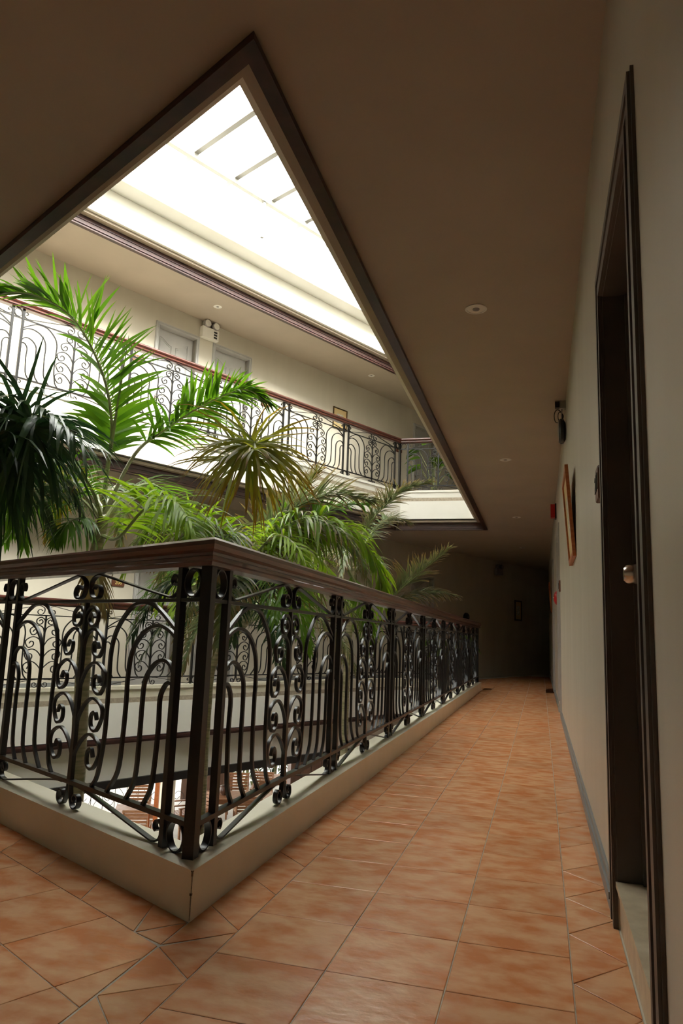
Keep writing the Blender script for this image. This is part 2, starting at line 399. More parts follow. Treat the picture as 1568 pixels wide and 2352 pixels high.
# left wing: grid turned with the left run
ON = -LN
def uv(u, v): return A0 + LD * u + ON * v
VB = .152
for i in range(-2, 16):
    u0 = .046 + .314 * i
    if i >= 0: tile([uv(u0, VB), uv(u0 + .314, VB), uv(u0 + .314 + .14, 0), uv(u0 + .14, 0)])
tile([uv(.04, VB), uv(.005, .004), uv(.19, 0)])
tile([uv(.034, VB), (XC, 1.893), uv(.001, .004)])
TS = .3045
for i in range(-3, 13):
    for j in range(0, 7):
        u0 = -.115 + TS * i; v0 = VB + .301 * j
        pl = [uv(u0, v0), uv(u0 + TS, v0), uv(u0 + TS, v0 + .301), uv(u0, v0 + .301)]
        pl = clip(pl, Vector((XC - .004, 0)), Vector((-1, 0)))
        if len(pl) >= 3: tile(pl)

# the unlit end of the gallery, too far off to tell its tiles apart: one tiled field
far = B(); I_ = poly(.13); tri = [V2, I_[2], I_[1] + Vector((1.2, 0))]
for i in range(0, 20):
    for j in range(-12, 4):
        x0, y0 = XL + .3 * j, Y0 + .3 * (37 + i)
        pl = [Vector((x0, y0)), Vector((x0 + .3, y0)), Vector((x0 + .3, y0 + .3)), Vector((x0, y0 + .3))]
        for k in range(3):
            a, e = tri[k], tri[(k + 1) % 3]; d = e - a; pl = clip(pl, a, Vector((-d.y, d.x)).normalized())
            if len(pl) < 3: break
        if len(pl) >= 3:
            pl = inset(pl, .0016)
            if len(pl) >= 3: far.prism([tuple(p) for p in pl], -.003, 0)
o = obj('tile_field', far, floor, m='tile'); o['kind'] = 'stuff'

# ------------------------------------------------------------------ wrought-iron railing
ARCH = [[(.648, .825), (.527, .899), (.44, .924), (.344, .907), (.255, .828), (.223, .745), (.224, .642), (.228, .528), (.226, .415), (.202, .29), (.165, .240)],
        [(.651, .799), (.597, .829), (.525, .843), (.436, .815), (.371, .746), (.355, .65), (.358, .568), (.354, .431), (.34, .322), (.275, .240)],
        [(.652, .675), (.613, .717), (.568, .725), (.516, .704), (.472, .653), (.464, .577), (.464, .445), (.455, .313), (.407, .240)],
        [(.654, .644), (.622, .653), (.595, .64), (.572, .597), (.575, .509), (.571, .407), (.558, .304), (.517, .240)]]
SCROLL = [[(0, .79), (.003, .841), (.012, .885), (.055, .91), (.099, .885), (.097, .845), (.06, .832), (.030, .858), (.050, .885), (.074, .868)],
          [(0, .69), (.006, .75), (.027, .799), (.085, .822), (.152, .79), (.165, .755), (.137, .715), (.095, .728), (.088, .762), (.114, .771), (.132, .748)],
          [(0, .55), (.010, .603), (.052, .666), (.123, .694), (.192, .663), (.202, .623), (.17, .577), (.122, .593), (.114, .630), (.143, .645), (.163, .62)],
          [(0, .42), (.018, .48), (.066, .536), (.125, .559), (.189, .536), (.203, .497), (.166, .442), (.123, .454), (.119, .494), (.147, .509), (.165, .482)],
          [(0, .29), (.015, .345), (.069, .402), (.127, .425), (.191, .4), (.205, .357), (.164, .304), (.120, .314), (.116, .356), (.143, .374), (.161, .345)]]
BTOP = [(.046, .98), (.064, .994), (.088, .992), (.104, .972), (.096, .950), (.070, .942), (.038, .952), (.022, .985), (.030, 1.015), (.078, 1.036), (.14, 1.028), (.36, .985), (.56, .947), (.60, .942), (.632, .955), (.645, .985), (.636, 1.012), (.614, 1.018), (.600, 1.0), (.610, .984), (.622, .992)]
BLOW = [(.05, .226), (.12, .222), (.36, .184), (.56, .150), (.60, .146), (.632, .156), (.645, .184), (.637, .208), (.614, .212), (.601, .195), (.611, .180), (.622, .188)]
BSC = [(.006, .23), (.014, .19), (.036, .150), (.062, .144), (.084, .160), (.080, .186), (.056, .194), (.042, .176), (.056, .165)]
RP = [(.036, 1.040), (.040, 1.052), (.050, 1.056), (.050, 1.068), (.043, 1.073), (.045, 1.082), (.056, 1.090), (.063, 1.104), (.061, 1.118), (.048, 1.128), (.02, 1.131)]
RAILPROF = RP + [(-a, z) for a, z in RP[::-1]]
def half_mesh(name, pts, t, d, scale, n=4, sm=True):
    """left and right versions of a bent bar; scale stretches it to the panel width"""
    out = []
    for s in (-1, 1):
        pp = [(p.x * s, p.y) for p in crom([(a * scale, z) for a, z in pts], n)]
        out.append(B().flat(pp, t, d).mesh(name, 'iron', sm))
    return out
def ringmesh(zc, hw, hh):
    return B().flat([(hw * math.sin(a) * 1.0, zc + hh * math.cos(a)) for a in [2 * math.pi * k / 20 for k in range(20)]], .006, .024, True).mesh('ring', 'iron', True)
RING_T = ringmesh(.988, .045, .047); RING_B = ringmesh(.187, .045, .046)
POST = B().box(-.0125, .0125, -.0125, .0125, .136, 1.045).mesh('post', 'iron')
CPOST = B().box(-.019, .019, -.019, .019, .136, 1.045).mesh('corner_post', 'iron')
STEM = B().flat([(0, .235), (0, .30), (0, .45), (0, .6), (0, .75), (0, .93)], .030, .016, taper=lambda t: 1.0 - .5 * t).mesh('stem', 'iron')
def railing(z, i, npan, label, corner_start=True, corner_end=True):
    pc = poly(.066); a, b2 = pc[i], pc[(i + 1) % 4]; d = (b2 - a); ln = d.length; d.normalize()
    root = thing('railing', label, 'railing', (a.x, a.y, z), math.atan2(d.y, d.x), 'wrought-iron railings around the atrium')
    # handrail, mitred at the two corners
    def mit(j):
        p, q, r = pc[(j - 1) % 4], pc[j], pc[(j + 1) % 4]; e, g = (q - p).normalized(), (r - q).normalized()
        n1, n2 = Vector((-e.y, e.x)), Vector((-g.y, g.x)); return (n1 + n2) / (1 + n1.dot(n2))
    nv = Vector((-d.y, d.x)); v = []; n = len(RAILPROF)
    for x, mv in ((0, mit(i)), (ln, mit((i + 1) % 4))):
        for (o, zz) in RAILPROF: v.append((x + mv.dot(d) * o, mv.dot(nv) * o, zz))
    hb = B(); hb.add(v, [(k, (k + 1) % n, (k + 1) % n + n, k + n) for k in range(n)] + [tuple(range(n))[::-1], tuple(range(n, 2 * n))])
    obj('handrail', hb, root, m='wood')
    obj('top_bar', B().box(.02, ln - .02, -.010, .010, .925, .937), root, m='iron')
    obj('bottom_bar', B().box(.02, ln - .02, -.013, .013, .226, .242), root, m='iron')
    if corner_start: obj('corner_post', CPOST, root, (0, 0, 0))
    pw = (ln - .30 - .12 * (npan - 1)) / npan; k = (pw / 2) / .655
    arch = [half_mesh('arch_bar', p, .012, .013, k) for p in ARCH]
    scr = [half_mesh('scroll', p, .010, .013, 1) for p in SCROLL]
    bt = half_mesh('brace_scroll', BTOP, .006, .020, k, 3); bl = half_mesh('brace_scroll', BLOW, .006, .020, k, 3); bs = half_mesh('foot_scroll', BSC, .006, .020, 1, 3)
    for x in (.075, ln - .075):
        obj('ring', RING_T, root, (x, 0, 0)); obj('ring', RING_B, root, (x, 0, 0))
    for pnl in range(npan):
        x0 = .15 + pnl * (pw + .12); xc = x0 + pw / 2
        obj('post', POST, root, (x0, 0, 0)); obj('post', POST, root, (x0 + pw, 0, 0))
        if pnl < npan - 1:
            obj('ring', RING_T, root, (x0 + pw + .06, 0, 0)); obj('ring', RING_B, root, (x0 + pw + .06, 0, 0))
        st = obj('stem', STEM, root, (xc, 0, 0))
        for s in (0, 1):
            for m_ in arch: obj('arch_bar', m_[s], root, (xc, 0, 0))
            for m_ in scr: obj('scroll', m_[s], st)
            obj('brace_scroll', bt[s], root, (xc, 0, 0)); obj('brace_scroll', bl[s], root, (xc, 0, 0)); obj('foot_scroll', bs[s], root, (xc, 0, 0))
    return root
railing(0, 0, 7, 'black scrolled iron railing with mahogany handrail along the terracotta corridor')
railing(0, 3, 4, 'black scrolled iron railing crossing from the chipped curb corner towards the grey doors')
railing(0, 2, 6, 'black scrolled iron railing in front of grey doors behind the palms, lower gallery')
railing(0, 1, 1, 'short one-panel iron railing at the dark end of the terracotta corridor')
railing(F3, 2, 6, 'upper gallery iron railing with red handrail below the skylight and doors')
railing(F3, 1, 1, 'short upper gallery iron railing in front of broad-leaved plant')
# chipped plaster at the curb corner
cb = B(); pA = poly(.13)[0]; zz = [.004]
while zz[-1] < .136: zz.append(zz[-1] + random.uniform(.006, .02))
for i in range(len(zz) - 1):
    w0 = random.choice([.0015, .002, .0045, .007, .002]); 
    for dv in (Vector((0, 1)), LD):
        nn = Vector((dv.y, -dv.x)); nn = nn if nn.dot(Vector((-3, 7)) - pA) < 0 else -nn
        p = pA + nn * .0006; q = pA + dv * w0 + nn * .0006
        cb.add([(p.x, p.y, zz[i]), (q.x, q.y, zz[i]), (q.x, q.y, min(.138, zz[i + 1])), (p.x, p.y, min(.138, zz[i + 1]))], [(0, 1, 2, 3)])
cbo = obj('chipped_edge', cb, bpy.data.objects['curb'], m='scuff')

# ------------------------------------------------------------------ skylight
root = struct(obj('window_1', B().box(0, 11.5, -.035, .035, 6.79, 6.86), None, tuple(P0 + D2 * -3 + N2 * -.74) + (0,), OA, 'white_metal'))
s0 = 1.38 - .665 * 7
for i in range(18):
    s = s0 + .665 * i
    obj('bar', B().box(s + 3 - .035, s + 3 + .035, -7.0, .37, 6.86, 6.98), root, m='white_metal')
    if i < 17: obj('pane', B().box(s + 3 + .036, s + .665 + 3 - .036, -7.0, .95, 6.985, 6.993), root, m='glass')
obj('hanger', B().box(2.57 + 3 - .02, 2.57 + 3 + .02, -.02, .02, 6.25, 6.79), root, m='white_metal')

# ------------------------------------------------------------------ doors
def swoop(x0, x1, z0, z1, up):
    """panel outline with a curved shoulder at the top"""
    w_ = x1 - x0; top = []
    for k in range(9):
        t = k / 8; e = t * t * (3 - 2 * t); e = e if up else 1 - e
        top.append((x1 - w_ * t, z1 - .10 + .10 * (1 - e)))
    return [(x0, z0), (x1, z0)] + top
def room_door(p, ang, x0, x1, z, name, m='greydoor', depth=.09, knob_side=0, sill=None):
    """local x along the wall, y into it; casing proud of the wall"""
    r = struct(obj(name, B().box(x0 + .002, x1 - .002, depth, depth + .04, z + (sill or 0), z + dh - .052), None, (p[0], p[1], 0), ang, m))
    zt = z + dh - .05
    f = B()
    for (k0, k1, y) in ((-.055, .0, -.022), (-.045, -.03, -.030), (-.018, -.004, -.027)):
        f.box(x0 + k0, x0 + k1 if k1 else x0, y, depth if k1 == 0 else .0, z, zt + .05 - k0 - .055 if False else zt - k0)
        f.box(x1 - k1, x1 - k0, y, depth if k1 == 0 else .0, z, zt - k0)
        f.box(x0 + k1, x1 - k1, y, depth if k1 == 0 else .0, zt - k1, zt - k0)
    obj('door_frame', f, r, m=m)
    w_ = x1 - x0; mid = (x0 + x1) / 2
    zlo, zmid = z + .15, z + .95
    for (a, e, zb, ztp, up) in ((x0 + .09, mid - .04, zmid + .1, zt - .13, False), (mid + .04, x1 - .09, zmid + .1, zt - .13, True)):
        o = swoop(a, e, zb, ztp, up); pm = B().flat(o, .012, .012, True)
        po = obj('panel', pm, r, (0, depth - .003, 0), m=m); obj('panel', B().flat([((q[0] - (a + e) / 2) * .86 + (a + e) / 2, (q[1] - (zb + ztp) / 2) * .93 + (zb + ztp) / 2) for q in o], .01, .008, True), r, (0, depth - .002, 0), m=m)
    for (a, e) in ((x0 + .09, mid - .04), (mid + .04, x1 - .09)):
        obj('panel', B().flat([(a, zlo + .1), (e, zlo + .1), (e, zmid - .03), (a, zmid - .03)], .012, .012, True), r, (0, depth - .003, 0), m=m)
    kx = x0 + .07 if knob_side == 0 else x1 - .07
    kb = B(); kb.lathe([(.028, 0), (.028, -.006), (.012, -.008), (.012, -.035), (.020, -.040), (.028, -.052), (.028, -.066), (.020, -.076), (.008, -.079)], 16, 'y', (kx, depth, z + .99))
    obj('knob', kb, r, m='brass', smooth=True)
    return r
n = 1
for z in (0, F3):
    for (a, e) in ((2.33, 3.03), (3.41, 4.13), (8.9, 9.65)):
        room_door(op, OA, sx(a), sx(e), z, 'door_%d' % n); n += 1
# near right door: deep dark reveal, marble step
def right_door(y0, y1, name, m, depth, dt=2.11, ko=.36):
    r = struct(obj(name, B().box(rwx(y1) + .001, rwx(y0) - .001, depth, depth + .04, .13, dt - .001), None, (XW, RW0, 0), -math.pi / 2, m))
    x0, x1 = rwx(y1), rwx(y0)
    f = B()
    for (k0, k1, y) in ((-.115, -.0, -.008), (-.107, -.078, -.015), (-.064, -.044, -.012), (-.028, -.002, -.015)):
        f.box(x0 + k0, x0 + k1, y, 0, 0, dt - k0); f.box(x1 - k1, x1 - k0, y, 0, 0, dt - k0); f.box(x0 + k1, x1 - k1, y, 0, dt - k1, dt - k0)
    obj('door_frame', f, r, m=m)
    j = B(); j.box(x0, x0 + .006, 0, depth, .13, dt); j.box(x1 - .006, x1, 0, depth, .13, dt); j.box(x0, x1, 0, depth, dt - .006, dt); j.box(x0 + .006, x0 + .025, depth - .03, depth, .13, dt - .01); j.box(x1 - .025, x1 - .006, depth - .03, depth, .13, dt - .01)
    obj('door_jamb', j, r, m=m)
    for (a, e, zb, zt_) in ((x0 + .12, x1 - .12, 1.15, 1.95), (x0 + .12, x1 - .12, .3, 1.0)):
        obj('panel', B().flat([(a, zb), (e, zb), (e, zt_), (a, zt_)], .02, .014, True), r, (0, depth - .004, 0), m=m)
    s_ = B(); s_.box(x0 + .001, x1 - .001, .004, depth + .06, .0, .118); s_.box(x0 + .001, x1 - .001, -.006, depth + .06, .118, .134)
    obj('threshold', s_, r, m='marble')
    kb = B(); kb.lathe([(.032, 0), (.032, -.008), (.014, -.010), (.014, -.018), (.016, -.020), (.013, -.024), (.013, -.034), (.022, -.038), (.0285, -.05), (.0295, -.062), (.026, -.078), (.018, -.086), (.004, -.087)], 24, 'y', (x0 + ko, depth, 1.035))
    obj('knob', kb, r, m='brass', smooth=True)
    return r
right_door(1.66, 2.46, 'door_7', 'shadeddoor', .10, 2.02, .27)
right_door(8.72, 9.55, 'door_8', 'greydoor', .10)
right_door(12.57, 13.4, 'door_9', 'greydoor', .10)
# baseboards on the right wall between the doors
bbx = []
for i, (ya, yb) in enumerate(((-1.0, 1.544), (2.576, 8.604), (9.666, 12.454), (13.516, 20.0))):
    b = B(); b.box(rwx(yb), rwx(ya), -.012, 0, 0, .045); b.box(rwx(yb), rwx(ya), -.018, 0, .045, .066); b.box(rwx(yb), rwx(ya), -.010, 0, .066, .092)
    struct(obj('baseboard_right' if i == 0 else 'baseboard_right_%d' % i, b, None, (XW, RW0, 0), -math.pi / 2, 'baseb'))
b = B(); b.box(0, 6.7, -.015, 0, 0, .09); b.box(9.2, 13, -.015, 0, 0, .09); struct(obj('baseboard_opposite', b, None, tuple(op) + (0,), OA, 'baseb'))

# ------------------------------------------------------------------ number plates
def number_plate(p, ang, x, z, s, label, m='gold', wdt=.20, hgt=.10):
    t = thing('number_plate', label, 'sign', (p[0] + math.cos(ang) * x, p[1] + math.sin(ang) * x, z), ang, 'room number plates')
    o = []; 
    for k in range(4):
        cx, cz = [(wdt / 2, hgt / 2), (-wdt / 2, hgt / 2), (-wdt / 2, -hgt / 2), (wdt / 2, -hgt / 2)][k]
        for q in range(5):
            a = math.pi / 2 * (k + q / 4); r_ = .018; o.append((cx - math.copysign(r_, cx) + r_ * math.cos(a), cz - math.copysign(r_, cz) + r_ * math.sin(a)))
    b = B(); nn = len(o); b.add([(a, 0, c) for a, c in o] + [(a, -.014, c) for a, c in o] + [(a * .97, -.018, c * .95) for a, c in o],
        [tuple(range(nn)), tuple(range(2 * nn, 3 * nn))] + [(i + of, (i + 1) % nn + of, (i + 1) % nn + of + nn, i + of + nn) for of in (0, nn) for i in range(nn)])
    obj('plate', b, t, m='plate')
    text(s, hgt * .72, m, t, (0, -.019, 0), (math.pi / 2, 0, 0)); return t
number_plate(op, OA, sx(2.02), F3 + 1.46, '306', 'brown number plate with gilt 306 on upper gallery wall')
number_plate(op, OA, sx(4.55), F3 + 1.44, '308', 'brown number plate with gilt 308 beside the upper gallery door')
number_plate(op, OA, sx(8.35), F3 + 1.44, '310', 'brown number plate near the upper gallery corner post')
number_plate(op, OA, sx(2.02), 1.45, '206', 'brown number plate seen through hanging dry palm leaves')
number_plate(op, OA, sx(4.55), 1.45, '208', 'brown number plate on lower gallery wall behind arching palm frond')
number_plate((XW, RW0), -math.pi / 2, rwx(2.665), 1.40, '201', 'dark wooden number plate with engraved numerals beside the dark door frame', 'darknum', .13, .12)
number_plate((XW, RW0), -math.pi / 2, rwx(8.45), 1.47, '202', 'small dark number plate before the second corridor door', 'darknum', .15, .125)

# ------------------------------------------------------------------ pictures on the walls
def picture(p, ang, x, z, wd, ht, label, fm='frame', tilt=0, fw=.03, th=.022):
    t = thing('picture', label, 'picture', (p[0] + math.cos(ang) * x, p[1] + math.sin(ang) * x, z - ht / 2), ang, 'framed pictures')
    t.rotation_euler = (tilt, 0, ang)
    h2 = wd / 2; b = B(); b.box(-h2, -h2 + fw, -th, -.001, 0, ht); b.box(h2 - fw, h2, -th, -.001, 0, ht); b.box(-h2 + fw, h2 - fw, -th, -.001, 0, fw); b.box(-h2 + fw, h2 - fw, -th, -.001, ht - fw, ht)
    obj('frame', b, t, m=fm)
    obj('mount', B().box(-h2 + fw, h2 - fw, -th * .5, -.001, fw, ht - fw), t, m='mount')
    obj('print', B().box(-h2 * .45, h2 * .45, -th * .5 - .001, -th * .5, ht * .27, ht * .73), t, m='print')
    return t
picture(op, OA, sx(6.47), F3 + 1.65, .40, .40 + .02, 'small ochre picture in thin dark frame on the upper gallery wall', 'oliveframe', fw=.02)
picture((XW, RW0), -math.pi / 2, rwx(4.92), 1.66, .62, .58, 'orange wooden picture frame tilting off the corridor wall beyond the number plate', 'frame', .07)
picture((XW, RW0), -math.pi / 2, rwx(14.9), 1.72, .62, .58, 'orange wooden picture frame deep in the dark corridor past the red bell', 'frame', .07)
picture(op, OA, sx(13.45), 1.63, .36, .52, 'dark framed picture on the unlit end wall', 'oliveframe', fw=.04)

# ------------------------------------------------------------------ lights and small fittings
def downlight(x, y, z, label, grp):
    t = thing('downlight', label, 'light', (x, y, z), 0, grp)
    obj('ring', B().lathe([(.052, 0), (.064, 0), (.066, -.003), (.060, -.006), (.053, -.006), (.052, -.002)], 28), t, m='white', smooth=True)
    obj('reflector', B().lathe([(.053, -.0015), (.03, -.0012), (.004, -.001)], 24), t, m='grey', smooth=True)
    obj('lamp', B().lathe([(.022, -.0016), (.02, -.006), (.012, -.010), (.002, -.011)], 16), t, m='grey', smooth=True)
for y, lb in ((4.12, 'round recessed ceiling downlight between the dark door and the black wall lamp'), (7.88, 'round recessed ceiling downlight between the black wall lamp and the red alarm box'),
              (11.69, 'round recessed ceiling downlight past the red alarm box'), (15.58, 'round recessed ceiling downlight in the unlit corridor end')):
    downlight(-.36, y, 2.81, lb, 'ceiling downlights')
for s, dp, lb in ((2.96, .70, 'round recessed downlight in the gallery ceiling near the white emergency light'), (6.68, .70, 'round recessed downlight in the gallery ceiling above the ochre picture')):
    q = P0 + D2 * s + N2 * dp; downlight(q.x, q.y, 5.80, lb, 'ceiling downlights')
# emergency light above the upper doors
q = op + D2 * sx(3.24)
t = thing('emergency_light', 'white twin-head emergency light box between the upper grey doors', 'emergency light', (q.x, q.y, 5.50), OA)
obj('housing', B().box(-.16, .16, -.09, 0, 0, .18), t, m='white')
for k in range(3): obj('indicator', B().box(.06, .125, -.092, -.09, .03 + .045 * k, .06 + .045 * k), t, m='black')
for s in (-1, 1):
    lh = obj('lamp_head', B().lathe([(.02, .05), (.05, .035), (.065, -.01), (.065, -.05), (.058, -.06)], 20, 'y', (s * .085, -.06, .235)), t, m='grey', smooth=True)
    obj('lens', B().lathe([(.056, -.060), (.03, -.066), (.004, -.068)], 18, 'y', (s * .085, -.06, .235)), lh, m='white', smooth=True)
# emergency lamp with cable loops high on the right wall
t = thing('wall_lamp', 'black round lamp with looped cables high on the right wall', 'lamp', (XW, 5.95, 2.55), -math.pi / 2)
obj('head', B().lathe([(.07, -.005), (.098, -.02), (.105, -.045), (.09, -.06), (.06, -.062)], 24, 'y', (0, 0, 0)), t, m='black', smooth=True)
obj('lens', B().lathe([(.085, -.0605), (.05, -.066), (.005, -.068)], 20, 'y', (0, 0, 0)), t, m='grey', smooth=True)
obj('bracket', B().box(-.03, .03, -.05, 0, .19, .255), t, m='grey')
obj('socket', B().box(-.025, .025, -.085, -.05, .20, .25), t, m='black')
for rr, off in ((.055, -.10), (.035, -.07)):
    pts = [(.0 + .02 * math.sin(a * 2), off * .6 - rr * math.cos(a) * .6, .13 + rr * math.sin(a)) for a in [math.pi * 2 * k / 18 for k in range(19)]]
    obj('cable', B().tube(pts, .0035, 6), t, m='black', smooth=True)
obj('cable', B().tube([(0, -.03, .10), (0, -.035, .14), (0, -.03, .20)], .005, 6), t, m='grey')
# fire alarm items on the right wall
t = thing('alarm_strobe', 'red box-shaped fire alarm high on the corridor wall', 'fire alarm', (XW, 9.9, 2.58), -math.pi / 2)
obj('base', B().box(-.06, .06, -.02, 0, -.1, .1), t, m='black'); obj('cover', B().box(-.052, .052, -.075, -.02, -.09, .09), t, m='red')
t = thing('alarm_bell', 'small red call point beside the second corridor door', 'fire alarm', (XW, 9.83, 1.42), -math.pi / 2)
obj('dome', B().lathe([(.09, 0), (.09, -.015), (.075, -.035), (.04, -.048), (.004, -.05)], 20, 'y'), t, m='red', smooth=True); obj('cap', B().lathe([(.014, -.049), (.012, -.058), (.002, -.06)], 10, 'y'), t, m='chrome')
# fittings on the dark end wall
q = op + D2 * sx(12.4) - N2 * .02
t = thing('emergency_light', 'dark twin-head emergency light on the unlit end wall', 'emergency light', (q.x, q.y, 2.45), OA)
obj('housing', B().box(-.14, .14, -.08, 0, 0, .16), t, m='grey')
for s in (-1, 1): obj('lamp_head', B().lathe([(.02, .04), (.05, .03), (.06, -.02), (.055, -.05)], 16, 'y', (s * .08, -.05, .21)), t, m='grey', smooth=True)
q = op + D2 * sx(11.0)
t = thing('wall_bell', 'black round bell on the dark end wall above the railing', 'bell', (q.x, q.y, 1.36), OA)
obj('gong', B().lathe([(.10, 0), (.105, -.02), (.09, -.05), (.05, -.065), (.005, -.068)], 20, 'y'), t, m='black', smooth=True); obj('nut', B().lathe([(.014, -.066), (.012, -.074), (.003, -.076)], 8, 'y'), t, m='grey')

# ------------------------------------------------------------------ palms
class LeafB:
    def __init__(s): s.b = B(); s.tip = []
    def leaf(s, base, d, up, l, w_, droop, nseg=5, curl=0):
        v = []; f = []; side = d.cross(up)
        if side.length < 1e-3: side = d.cross(Vector((1, 0, .1)))
        side.normalize(); nrm = side.cross(d).normalized()
        prof = [.35, .95, 1, .85, .55, .04] if nseg == 5 else [.4, 1, .8, .04]
        p = base.copy(); dd = d.copy()
        for i in range(nseg + 1):
            t = i / nseg; hw = w_ / 2 * prof[i]
            v += [p - side * hw + nrm * hw * .35, p + side * hw + nrm * hw * .35] if i < nseg else [p]
            s.tip += [t, t] if i < nseg else [1.0]
            dd = (dd + Vector((0, 0, -droop / nseg)) + side * curl / nseg).normalized()
            p = p + dd * (l / nseg)
        for i in range(nseg - 1): f.append((2 * i, 2 * i + 1, 2 * i + 3, 2 * i + 2))
        f.append((2 * nseg - 2, 2 * nseg - 1, 2 * nseg)); s.b.add(v, f); return s
    def mesh(s, name, m):
        me = s.b.mesh(name, m, False, False)
        at = me.attributes.new('tip', 'FLOAT', 'POINT'); at.data.foreach_set('value', s.tip)
        me.polygons.foreach_set('use_smooth', [True] * len(me.polygons)); return me
budget = {}
def frond(tree, pts, npairs, length, m, lift=.25, fwd=.55, droop=.9, wd=.026, start=.18, stalk='rachis', r0=.016, jit=.18, endk=.55):
    npairs = int(npairs * 1.75); path = crom(pts, 6); n = len(path)
    o = obj('frond', B().tube(path, [r0 * (1 - .85 * i / (n - 1)) for i in range(n)], 6), tree, m=stalk, smooth=True)
    rest = LeafB(); rnd = random.Random(hash(tuple(pts[1])) & 0xffff if False else int(abs(pts[1][0] * 1000 + pts[1][1] * 100)))
    for k in range(npairs):
        t = start + (1 - start) * k / (npairs - 1); x = t * (n - 1); i = min(int(x), n - 2); fr = x - i
        p = path[i].lerp(path[i + 1], fr); T = (path[min(i + 2, n - 1)] - path[max(i - 1, 0)]).normalized()
        S = T.cross(Vector((0, 0, 1)))
        if S.length < .15: S = T.cross(Vector((0.3, -1, 0)))
        S.normalize(); U_ = S.cross(T).normalized()
        g = (t - start) / (1 - start); l = length * (.55 + .45 * math.sin(math.pi * min(1, g * 1.25 + .1))) * (1 - (1 - endk) * g ** 3)
        for sd in (-1, 1):
            d = (S * sd * (1 - .35 * g) + T * (fwd + .7 * g ** 2 + rnd.uniform(-jit, jit)) + U_ * (lift + rnd.uniform(-.55, .55))).normalized()
            ll = l * rnd.uniform(.82, 1.12); args = (p, d, U_ + S * sd * rnd.uniform(-.4, .4), ll, wd * .95 * rnd.uniform(.8, 1.2), droop * rnd.uniform(.6, 1.3), 5, rnd.uniform(-.25, .25))
            if budget.setdefault(tree.name, 0) < 300:
                budget[tree.name] += 1; obj('leaflet', LeafB().leaf(*args).mesh('leaflet', m), o)
            else: rest.leaf(*args)
    if rest.tip:
        ro = obj('leaflets', rest.mesh('leaflets', m), o); ro['kind'] = 'stuff'
    return o
def rosette(tree, c, n, length, m, toward, seed, wd=.024, droop=1.0, spread=1.0, stalk=None):
    """frond seen along its stalk: leaflets burst out around its end"""
    rnd = random.Random(seed); c = Vector(c); T = Vector(toward).normalized(); S = T.cross(Vector((0, 0, 1))).normalized(); U_ = S.cross(T)
    o = obj('frond', B().tube([c - T * .22, c - T * .1, c, c + T * .14], [.012, .010, .008, .003], 6), tree, m='rachis', smooth=True)
    rest = LeafB()
    for k in range(n):
        a = 2 * math.pi * rnd.random(); f = rnd.uniform(-.22, .14); e = rnd.uniform(.0, .75)
        d = (S * math.cos(a) * spread + U_ * math.sin(a) + T * e + Vector((0, 0, .18))).normalized()
        args = (c + T * f, d, T + Vector((0, 0, rnd.uniform(-.5, .5))), length * rnd.uniform(.75, 1.2), wd * rnd.uniform(.75, 1.2), droop * rnd.uniform(.6, 1.4), 5, rnd.uniform(-.3, .3))
        if budget.setdefault(tree.name, 0) < 300: budget[tree.name] += 1; obj('leaflet', LeafB().leaf(*args).mesh('leaflet', m), o)
        else: rest.leaf(*args)
    if rest.tip: ro = obj('leaflets', rest.mesh('leaflets', m), o); ro['kind'] = 'stuff'
def trunk(tree, pts, r0, r1):
    p = crom(pts, 8); n = len(p)
    obj('trunk', B().tube(p, [(r0 + (r1 - r0) * i / (n - 1)) * (1 + .06 * (i % 3 == 0)) for i in range(n)], 14), tree, m='trunk', smooth=True)
